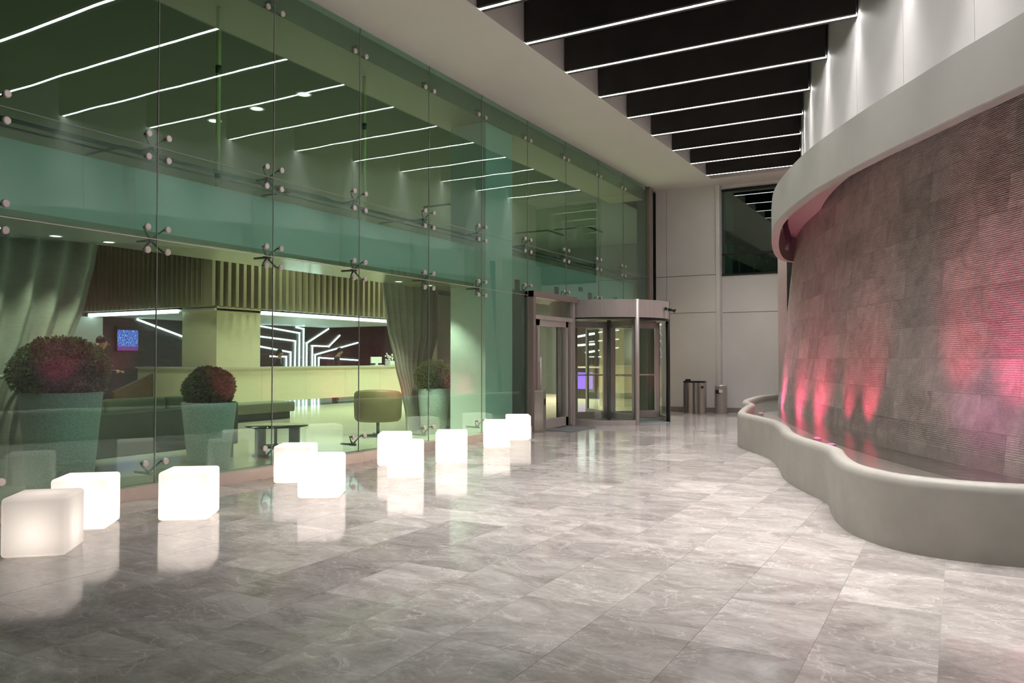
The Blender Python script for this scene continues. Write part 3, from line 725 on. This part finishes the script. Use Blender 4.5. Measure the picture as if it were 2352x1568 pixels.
# figures face -Y locally rotated by rz; local +Y is forward
def at_px(px, X): return onx(px, 826, X)
p = at_px(768, -18.5); person((-18.5, p.y, 0), R_(-40), 'man in a dark suit looking down behind the reception desk', stand(1.80, .10, .06))
p = at_px(638, -18.6); person((-18.6, p.y, 0), R_(-50), 'clerk with tied dark hair behind the desk, seen in profile', stand(1.72, .03, .02), hairlong=True)
p = at_px(222, -14.6); person((-14.6, p.y, 0), R_(-35), 'dark-clothed person walking behind the large potted box ball', stand(1.86, .04, .03), shirt=False)

# =================================================================== CURTAINS
def curtain(X, edge_l, edge_r, folds, label, amp=.06, tie=None):
    # edges: list of (z, y)
    def ev(L, z):
        L = sorted(L)
        for a, b in zip(L, L[1:]):
            if a[0] <= z <= b[0]:
                t = (z-a[0])/(b[0]-a[0]); t = t*t*(3-2*t)*.35+t*.65; return a[1]+(b[1]-a[1])*t
        return L[0][1] if z < L[0][0] else L[-1][1]
    z0 = min(a[0] for a in edge_r); z1 = max(a[0] for a in edge_r); n = folds*10; rows = []
    for i in range(41):
        z = z0+(z1-z0)*i/40; yl, yr = ev(edge_l, z), ev(edge_r, z)
        row = []
        for j in range(n+1):
            u = j/n; sq = (yr-yl)
            dx = amp*math.sin(u*folds*2*math.pi+.8*math.sin(3*u+z*.6)) + .03*math.sin(u*7+z*1.3)
            row.append(Vector((dx, yl+sq*u, z)))
        rows.append(row)
    e = empty('curtain', (X, 0, 0)); tag(e, label, 'curtain'); MB().grid(rows).build('cloth', 'curtain', e)
    zt = z1; MB().tube([(0, min(ev(edge_l, zt), ev(edge_r, zt))-.1, zt+.02), (0, max(ev(edge_l, zt), ev(edge_r, zt))+.1, zt+.02)], .018).build('rail', 'dsteel', e)
    if tie is not None:
        yl, yr = ev(edge_l, tie), ev(edge_r, tie); mb = MB(); mb.tube([(amp+.03, yl, tie-.03), (amp+.05, (yl+yr)/2, tie), (amp+.03, yr, tie+.03), (-amp-.03, yr, tie+.03), (-amp-.05, (yl+yr)/2, tie), (-amp-.03, yl, tie-.03), (amp+.03, yl, tie-.03)], .022); mb.build('tieback', 'curtain', e)
    return e
XC = -9.0
er = [(onx(x, y, XC).z, onx(x, y, XC).y) for x, y in ((240,540),(228,600),(205,690),(172,780),(120,860),(85,930),(72,1000))]; er.append((.02, er[-1][1]-.03)); er.append((3.2, er[0][1]+.06))
curtain(XC, [(.02, 4.0), (3.2, 3.7)], er, 7, 'long grey-green curtain tied back at the left edge', .075, tie=onx(30, 865, XC).z)
XC = -9.25
el = [(onx(x, y, XC).z, onx(x, y, XC).y) for x, y in ((874,640),(880,690),(886,750),(905,840),(922,910),(932,960))]; el.append((.02, el[-1][1]+.03)); el.append((3.2, el[0][1]-.1))
rr_ = onx(1010, 800, XC).y
curtain(XC, el, [(.02, rr_-.6), (1.3, rr_-.35), (1.9, rr_-.05), (3.2, rr_)], 9, 'grey-green curtain swept to the right behind the smallest-looking box ball', .06, tie=None)

# =================================================================== POTTED BOX BALLS
def leafball(name_parent, rx, rz, zc, n, m1, m2, red, flat=0.):
    for mname, frac, sd in ((m1, 1-red, 1), (m2, red, 2)):
        mb = MB(); rnd = random.Random(sd*97+n)
        for _ in range(int(n*frac)):
            while True:
                v = Vector((rnd.gauss(0,1), rnd.gauss(0,1), rnd.gauss(0,1))).normalized()
                if v.z > -.75: break
            # reddish leaves gather on patches, as the pink reflection in the glass does
            patch = math.sin(3.1*v.x+1.2)*math.sin(2.7*v.z+v.y*2.3)
            if mname == m2 and patch < -.1 and rnd.random() < .8: continue
            k_ = rnd.uniform(.90, 1.05)*(1+.05*math.sin(9*v.x+4*v.z)+.03*math.sin(13*v.y))
            p = Vector((v.x*rx*k_, v.y*rx*k_, zc+v.z*rz*k_))
            d = (v+Vector((rnd.gauss(0,.6), rnd.gauss(0,.6), rnd.gauss(0,.6)+.3))).normalized(); s = d.cross(Vector((rnd.gauss(0,1), rnd.gauss(0,1), rnd.gauss(0,1)))).normalized()
            L, W = rnd.uniform(.020,.034), rnd.uniform(.008,.013); nn_ = d.cross(s)*.004
            mb.add([p, p+d*L*.5+s*W+nn_, p+d*L, p+d*L*.5-s*W+nn_], [(0,1,2,3)])
        o = mb.build('foliage', mname, name_parent); o['kind'] = 'stuff'
    rows = []
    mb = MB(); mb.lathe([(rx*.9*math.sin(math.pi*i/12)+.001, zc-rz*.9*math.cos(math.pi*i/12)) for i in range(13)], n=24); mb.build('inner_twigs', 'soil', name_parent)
def planter(x, y, h, rt, rb_, bx, bz, label, n, red=.3):
    e = empty('potted_box_ball', (x, y, 0)); tag(e, label, 'potted plant', 'potted box balls')
    MB().lathe([(0,.0),(rb_,0),(rb_+(rt-rb_)*.5,h*.5),(rt,h-.01),(rt-.006,h),(rt-.04,h),(rt-.05,h-.08),(0,h-.08)], n=40).build('pot', 'pot', e); pot_ = e.children[0]
    MB().lathe([(0,h-.06),(rt*.6,h-.05),(rt-.05,h-.075)], n=24).build('soil', 'soil', pot_)
    leafball(e, bx, bz, h+bz*.62, n, 'leaf', 'leafr', red)
    return e
p = onz(143, 1130); planter(-8.25, onx(140, 1000, -8.25).y, 1.06, .395, .30, .445, .345, 'largest potted box ball in front of the left curtain', 14000, .42)
planter(-8.2, onx(480, 1000, -8.2).y, .87, .33, .235, .285, .26, 'potted box ball in the middle, before the dark sofa end', 9000, .5)
planter(-8.72, onx(996, 930, -8.72).y, .86, .31, .225, .35, .32, 'potted box ball on the right beside the swept curtain', 8000, .3)

# =================================================================== LOBBY FURNITURE
sf = empty('sofa', (-9.45, 6.35, 0)); tag(sf, 'long dark olive sofa with its back to the glass', 'sofa')
def fb_(par, n, m, x0, x1, y0, y1, z0, z1, r=.03): return box(n, m, x0, x1, y0, y1, z0, z1, par, r)
fb_(sf, 'back', 'olived', .12, .30, -1.1, 1.55, .18, .74); fb_(sf, 'seat_base', 'olived', -.62, .14, -1.1, 1.55, .18, .34)
fb_(sf, 'arm', 'olived', -.64, .32, 1.50, 1.72, .18, .79)
for q in range(3): fb_(sf, 'seat_cushion', 'cushion', -.60, .12, -1.08+q*.87, -.22+q*.87, .33, .47, .04); fb_(sf, 'back_cushion', 'cushion', -.02, .14, -1.08+q*.87, -.22+q*.87, .47, .90, .05)
for y in (-1.0, 1.58): 
    for x in (-.55, .18): fb_(sf, 'foot', 'bronze', x, x+.09, y-.03, y+.09, 0, .18, .005)
# tub chair
p = onz(868, 1000); ch = empty('swivel_armchair', (p.x, p.y, 0), R_(-58)); tag(ch, 'olive tub armchair on a slim swivel pedestal', 'armchair')
sh = MB(); rows = []
N = 36; Rr = .43
for i in range(N+1):
    a = R_(-140+280*i/N); hgt = .86 - .10*abs(math.sin(a/2))**2
    r0, r1 = Rr, Rr-.085
    prof = [(r0-.05,.27),(r0-.01,.31),(r0,.36),(r0+.01,.6),(r0+.005,hgt-.04),(r0-.03,hgt),(r1+.02,hgt),(r1,hgt-.04),(r1-.01,.44)]
    rows.append([Vector((r*math.cos(a), r*math.sin(a), z)) for r, z in prof])
sh.grid(rows)
for e_ in (0, -1): sh.add(rows[e_], [tuple(range(len(rows[e_])))])
sh.build('shell', 'olive', ch)
MB().lathe([(0,.26),(.36,.27),(.40,.31),(.40,.34),(0,.34)]).build('seat_base', 'olive', ch); MB().lathe([(0,.34),(.33,.34),(.345,.38),(.345,.44),(.31,.47),(0,.48)]).build('seat_cushion', 'olive', ch)
MB().tube([(0,0,.03),(0,0,.27)], .03, 12).build('pedestal', 'dsteel', ch)
ft = MB(); [ft.box(-.30,.30,-.025,.025,.0,.03, Matrix.Rotation(R_(a), 4, 'Z')) for a in (20, 110)]; ft.build('cross_base', 'dsteel', ch)
# coffee tables
p = onz(636, 976, .42); ct = empty('coffee_table', (p.x, p.y, 0)); tag(ct, 'round black glass coffee table with flat panel legs', 'coffee table')
MB().lathe([(0,.405),(.455,.405),(.46,.412),(.455,.42),(0,.42)], n=48).build('table_top', 'tabglass', ct)
for a in (20, 140, 260): MB().box(.20,.36,-.02,.02,0,.405, Matrix.Rotation(R_(a), 4, 'Z')).build('leg', 'dsteel', ct)
MB().lathe([(0,.10),(.30,.10),(.30,.112),(0,.112)], n=36).build('lower_shelf', 'tabglass', ct)
# low ottoman bench
p = onz(575, 968); ob = empty('ottoman_bench', (p.x, p.y, 0)); tag(ob, 'low long olive bench beyond the coffee table', 'bench')
fb_(ob, 'seat', 'cushion', -.7, .0, -.9, 1.4, .16, .40, .04); fb_(ob, 'plinth', 'black', -.62, -.08, -.8, 1.3, 0, .16, .01)

# =================================================================== ENTRANCE
pf = empty('door_1', (GX, 14.4, 0)); tag(pf, 'hinged glass side door in an aluminium frame beside the drum', 'door', kind='structure')
y0, y1 = -.90, 1.02   # Y 13.5 .. 15.42
MB().box(-.08,.10,y0,y0+.10,0,2.74).build('post', 'bronze', pf); MB().box(-.08,.12,y0,y1+.05,2.62,2.74).build('header', 'bronze', pf)
MB().box(-.06,.08,y1-.07,y1+.03,0,2.62).build('post', 'alu', pf); MB().box(-.05,.07,y0+.10,y1-.07,2.20,2.28).build('transom', 'alu', pf)
MB().box(-.005,.005,y0+.10,y1-.07,2.28,2.62).build('fanlight_pane', 'clear', pf)
dl = MB(); dy0, dy1 = y0+.36, y1-.36
for a in ((y0+.10,y0+.16,.02,2.2),(y0+.27,y0+.36,.02,2.2),(y1-.37,y1-.26,.02,2.2),(y1-.13,y1-.07,.02,2.2),(y0+.27,y1-.26,2.08,2.2),(y0+.27,y1-.26,.02,.20)): dl.box(-.03,.05,*a)
dl.build('door_leaf_frame', 'alu', pf)
for a in ((y0+.16,y0+.27),(y0+.36,y1-.37),(y1-.26,y1-.13)): MB().box(-.004,.004,a[0],a[1],.04,2.2).build('pane', 'clear', pf)
hd = MB(); hd.tube([(.09,y0+.315,.75),(.09,y0+.315,1.45)], .016); hd.tube([(.04,y0+.315,.85),(.09,y0+.315,.85)], .01); hd.tube([(.04,y0+.315,1.35),(.09,y0+.315,1.35)], .01); hd.build('pull_handle', 'steel', pf)

DC, DR = Vector((-7.0, 16.9, 0)), 1.33
rd = empty('revolving_door', DC); tag(rd, 'aluminium revolving door drum with curved glass and canopy', 'revolving door')
def arc(r0, r1, a0, a1, z0, z1, n=24):
    mb = MB(); A = [R_(a0+(a1-a0)*i/n) for i in range(n+1)]
    o0 = [[Vector((r1*math.cos(a), r1*math.sin(a), z)) for a in A] for z in (z0, z1)]; i0 = [[Vector((r0*math.cos(a), r0*math.sin(a), z)) for a in A] for z in (z0, z1)]
    mb.grid(o0); mb.grid(i0); mb.grid([o0[0], i0[0]], False); mb.grid([o0[1], i0[1]], False)
    mb.grid([[o0[0][0], i0[0][0]], [o0[1][0], i0[1][0]]], False); mb.grid([[o0[0][-1], i0[0][-1]], [o0[1][-1], i0[1][-1]]], False); return mb
arc(DR-.06, DR+.03, 0, 360, 2.31, 2.69, 72).build('canopy_band', 'alu', rd)
MB().lathe([(0,2.69),(DR,2.69)], n=48).build('canopy_top', 'alu', rd); MB().lathe([(0,2.33),(DR-.05,2.33)], n=48).build('canopy_underside', 'black', rd)
arc(DR-.02, DR+.02, 243, 320, .0, .11).build('sill', 'alu', rd); arc(DR-.006, DR+.006, 243, 318, .11, 2.31).build('curved_pane', 'clear', rd)
arc(DR-.02, DR+.02, 20, 150, .0, .11).build('sill', 'alu', rd); arc(DR-.006, DR+.006, 24, 150, .11, 2.31).build('curved_pane', 'clear', rd)
arc(DR-.02, DR+.021, 243, 318, 2.28, 2.312).build('gasket', 'black', rd); arc(DR-.02, DR+.021, 320, 378, 2.26, 2.312).build('gasket', 'black', rd)
def cpost(a, w, m, r=.045): 
    MB().tube([(DR*math.cos(R_(a)), DR*math.sin(R_(a)), 0), (DR*math.cos(R_(a)), DR*math.sin(R_(a)), 2.70)], w, 10).build('post', m, rd)
cpost(319, .05, 'alu'); cpost(243, .05, 'alu'); cpost(18, .045, 'black'); cpost(22, .05, 'alu'); cpost(150, .05, 'alu')
arc(0, DR+.02, 0, 360, -.02, .004, 48).build('floor_disc', 'mat', rd)
MB().tube([(0,0,0),(0,0,2.31)], .05, 12).build('shaft', 'alu', rd)
for q, ang in enumerate((228, 318, 48, 138)):
    wg = MB(); mtx = Matrix.Rotation(R_(ang), 4, 'Z'); L0, L1 = .06, DR-.05
    for a in ((L0,L0+.09,.06,2.27),(L1-.10,L1,.06,2.27),(L0,L1,2.13,2.27),(L0,L1,.06,.22)): wg.box(a[0],a[1],-.025,.025,a[2],a[3], mtx)
    o = wg.build('door_wing', 'alu', rd)
    MB().box(L0+.09,L1-.10,-.004,.004,.22,2.13, mtx).build('pane', 'clear', o); MB().box(L1,L1+.02,-.012,.012,.06,2.27, mtx).build('brush_strip', 'black', o)
    hb = MB(); hb.tube([mtx@Vector((L0+.09,-.04,1.05)), mtx@Vector((L1-.1,-.04,1.05))], .014); hb.build('push_bar', 'steel', o)
sn = empty('door_sensor', (DC.x+DR*math.cos(R_(8))+.03, DC.y+DR*math.sin(R_(8)), 2.52)); tag(sn, 'small black sensor camera on the revolving door canopy', 'sensor')
sn.rotation_euler.z = R_(8); MB().box(0,.03,-.03,.03,-.03,.03).build('mount', 'black', sn); MB().tube([(.03,0,.0),(.09,.02,-.01),(.15,.04,-.03)], [.028,.034,.045], 12).build('head', 'black', sn)
cv = MB(); cv.box(0,.05,-.05,.05,-.03,.03); o = cv.build('box', 'black', sn); o.location = (-.02, -.30, 0)
mt = empty('door_mat', (-6.83, 14.5, 0)); tag(mt, 'blue-grey ribbed door mat in front of the side door', 'door mat')
for q in range(12): MB().box(-.30,.30,-.57+q*.095,-.57+q*.095+.088,0,.012).build('strip', 'mat', mt)
# things seen through the drum: bar with purple light, white LED frame lines, end LED edge
yb = 26.
a, b = ony(1313, 860, yb), ony(1362, 885, yb)
br = empty('bar_counter', (a.x, yb, 0)); tag(br, 'dark bar counter with purple light seen through the revolving door', 'bar counter')
W_ = b.x-a.x; box('body', 'espresso', 0, W_+1.6, 0, .6, 0, 1.1, br); box('glow_panel', 'purple', .05, W_, -.03, 0, .35, .95, br); box('top', 'greyw', -.05, W_+1.65, -.08, .65, 1.1, 1.15, br)
la2 = empty('led_line_art', (-9., 28.9, 2.)); tag(la2, 'white LED lines on the far lobby wall seen through the door', 'wall light'); lo = la2.location
for L in ([(1300,750),(1366,749)], [(1303,777),(1366,766)], [(1312,840),(1312,794),(1366,790)], [(1345,810),(1366,806)]):
    P3 = [ony(*p, 28.95) for p in L]; mb = MB()
    for a, b in zip(P3, P3[1:]):
        d = (b-a).normalized(); n_ = Vector((-d.z, 0, d.x))*.035
        f = [a-n_, b-n_, b+n_, a+n_]; mb.add([p-lo for p in f]+[p-Vector((0,.03,0))-lo for p in f], [(0,3,2,1),(4,5,6,7),(0,1,5,4),(1,2,6,5),(2,3,7,6),(3,0,4,7)])
    mb.build('led_line', 'ledart', la2)
dkw = S('wall_bar', 'espresso', -13.8, -11.2, 28.95, 29., 0, 2.9, label='dark wall behind the bar seen through the revolving door', cat='wall')
# made-up glowing branches standing in for a reflection in the door glass
tb = onz(1497, 930); tr = empty('branch_reflection', (tb.x, tb.y, 0)); tag(tr, 'glowing white branches standing in for a reflection in the drum glass, right side', 'stand-in reflection')
MB().lathe([(0,0),(.16,0),(.16,.04),(.03,.06),(0,.06)], n=20).build('base', 'white', tr)
rnd = random.Random(5); bb = MB(); bb.tube([(0,0,.05),(0,0,1.3),(.05,0,2.2)], [.05,.035,.02], 8); bb.build('trunk', 'wood', tr)
for q in range(9):
    z = 1.2+.1*q; a = rnd.uniform(0, 6.28); L = rnd.uniform(.3,.6); c = Vector((math.cos(a)*L, math.sin(a)*L, L*1.2))
    MB().tube([(0,0,z), tuple(Vector((0,0,z))+c*.5+Vector((0,0,-.05))), tuple(Vector((0,0,z))+c)], [.018,.014,.008], 6).build('branch', 'downlight', tr)
# blue sign hanging inside
p = onx(1172, 692, -8.0); sg = empty('hanging_sign', (p.x, p.y, p.z)); tag(sg, 'small blue sign hanging behind the glass near the doors', 'sign')
box('plate', 'blue', -.01, .01, -.09, .09, -.16, .16, sg); MB().tube([(0,0,.16),(0,0,.35)], .006).build('hanger', 'steel', sg)

# =================================================================== BINS
p = onz(1235, 993); b1 = empty('litter_bin', (p.x-.10, p.y+.19, 0), R_(18)); tag(b1, 'square stainless steel litter bin before the side door', 'litter bin', 'stainless litter bins')
box('body', 'bin', -.14, .14, -.16, .16, .0, .80, b1, .006); box('opening', 'black', .139, .143, -.10, .12, .52, .64, b1); box('rim', 'bin', -.145, .145, -.165, .165, .78, .81, b1, .004)
p = onz(1607, 947); b2 = empty('litter_bin', (p.x-.02, p.y-.36, 0), R_(6)); tag(b2, 'twin stainless recycling bin with black wavy rim by the end wall', 'litter bin', 'stainless litter bins')
def wavy(x): return .05*math.sin(x*22)
mb = MB(); nn = 24; fr = [(-.27+.54*i/nn) for i in range(nn+1)]
ring = [Vector((x, -.17+wavy(x), 0)) for x in fr]+[Vector((x, .17, 0)) for x in reversed(fr)]
for z0, z1, m_, nm_ in ((0,.80,'bin','body'), (.80,.845,'black','rim')):
    mb = MB(); a = [p_+Vector((0,0,z0)) for p_ in ring]; b = [p_+Vector((0,0,z1)) for p_ in ring]; mb.grid([a+[a[0]], b+[b[0]]]); k0 = len(ring); mb.add(b, [tuple(range(k0))]); mb.build(nm_, m_, b2)
MB().lathe([(0,.845),(.075,.845),(.075,.885),(.06,.895),(0,.895)], (-.17,-.04,0), 16).build('lid_cap', 'black', b2); box('slot', 'black', .20, .26, -.226, -.215, .66, .72, b2)
MB().box(-.235,-.215,-.215,-.12,.02,.80).box(-.01,.03,-.20,-.12,.02,.80).build('seam_strip', 'dsteel', b2)
p = ony(1656, 940, 20.67); b3 = empty('litter_bin', (p.x, 20.67, 0)); tag(b3, 'round-fronted stainless litter bin with a flap, right one at the end wall', 'litter bin', 'stainless litter bins')
MB().lathe([(0,0),(.15,0),(.155,.02),(.155,.66),(.15,.70),(.152,.74),(0,.745)], n=24).build('body', 'bin', b3)
o = box('opening', 'black', -.10, .02, -.162, -.10, .52, .62, b3); box('flap', 'white', -.01, .08, -.166, -.10, .54, .62, b3, .004)

# =================================================================== LIGHT CUBES
CS = .425
def cube_at(px, py, ang, lab, pw, size=CS):
    p = onz(px, py); e = empty('light_cube', (p.x, p.y, 0), R_(ang))      # origin at the front left bottom corner
    tag(e, lab, 'light cube', 'glowing cube seats')
    s = box('shell', 'cube', 0, size, 0, size, .004, size, e); bev(s, .028, 4)
    MB().lathe([(.0,0),(.06,0),(.05,.01),(0,.012)], (size/2, size/2, .012), 12).build('lamp_base', 'white', e)
    l = bpy.data.lights.new('bulb', 'POINT'); l.energy = CUBE_W*(pw if pw < .9 else .78*pw); l.color = (1.,.915,.84); l.shadow_soft_size = .045
    o = bpy.data.objects.new('bulb', l); COL.objects.link(o); o.parent = e; o.location = (size/2, size/2, .17)
cubes = [(-2,1285,42,'nearest glowing cube at the lower left corner, dimmer than the rest',.27),
         (113,1222,41,'bright glowing cube directly behind the nearest one',1.0),
         (361,1198,37,'glowing cube standing alone right of the nearest pair',.55),
         (627,1111,33,'dimmer glowing cube half hidden behind the cube before the coffee table',.55),
         (682,1146,33,'bright glowing cube standing in front of a dimmer cube, near the coffee table',1.15),
         (866,1070,32,'glowing cube below the tub armchair, behind another cube',1.6),
         (889,1099,35,'glowing cube below the tub armchair, in front of another cube',1.8),
         (1000,1064,32,'glowing cube standing alone in front of the right potted ball',1.8),
         (1110,1028,30,'glowing cube second from the side door',1.9),
         (1164,1010,33,'farthest glowing cube, next to the square steel bin',1.9)]
for c in cubes: cube_at(*c)
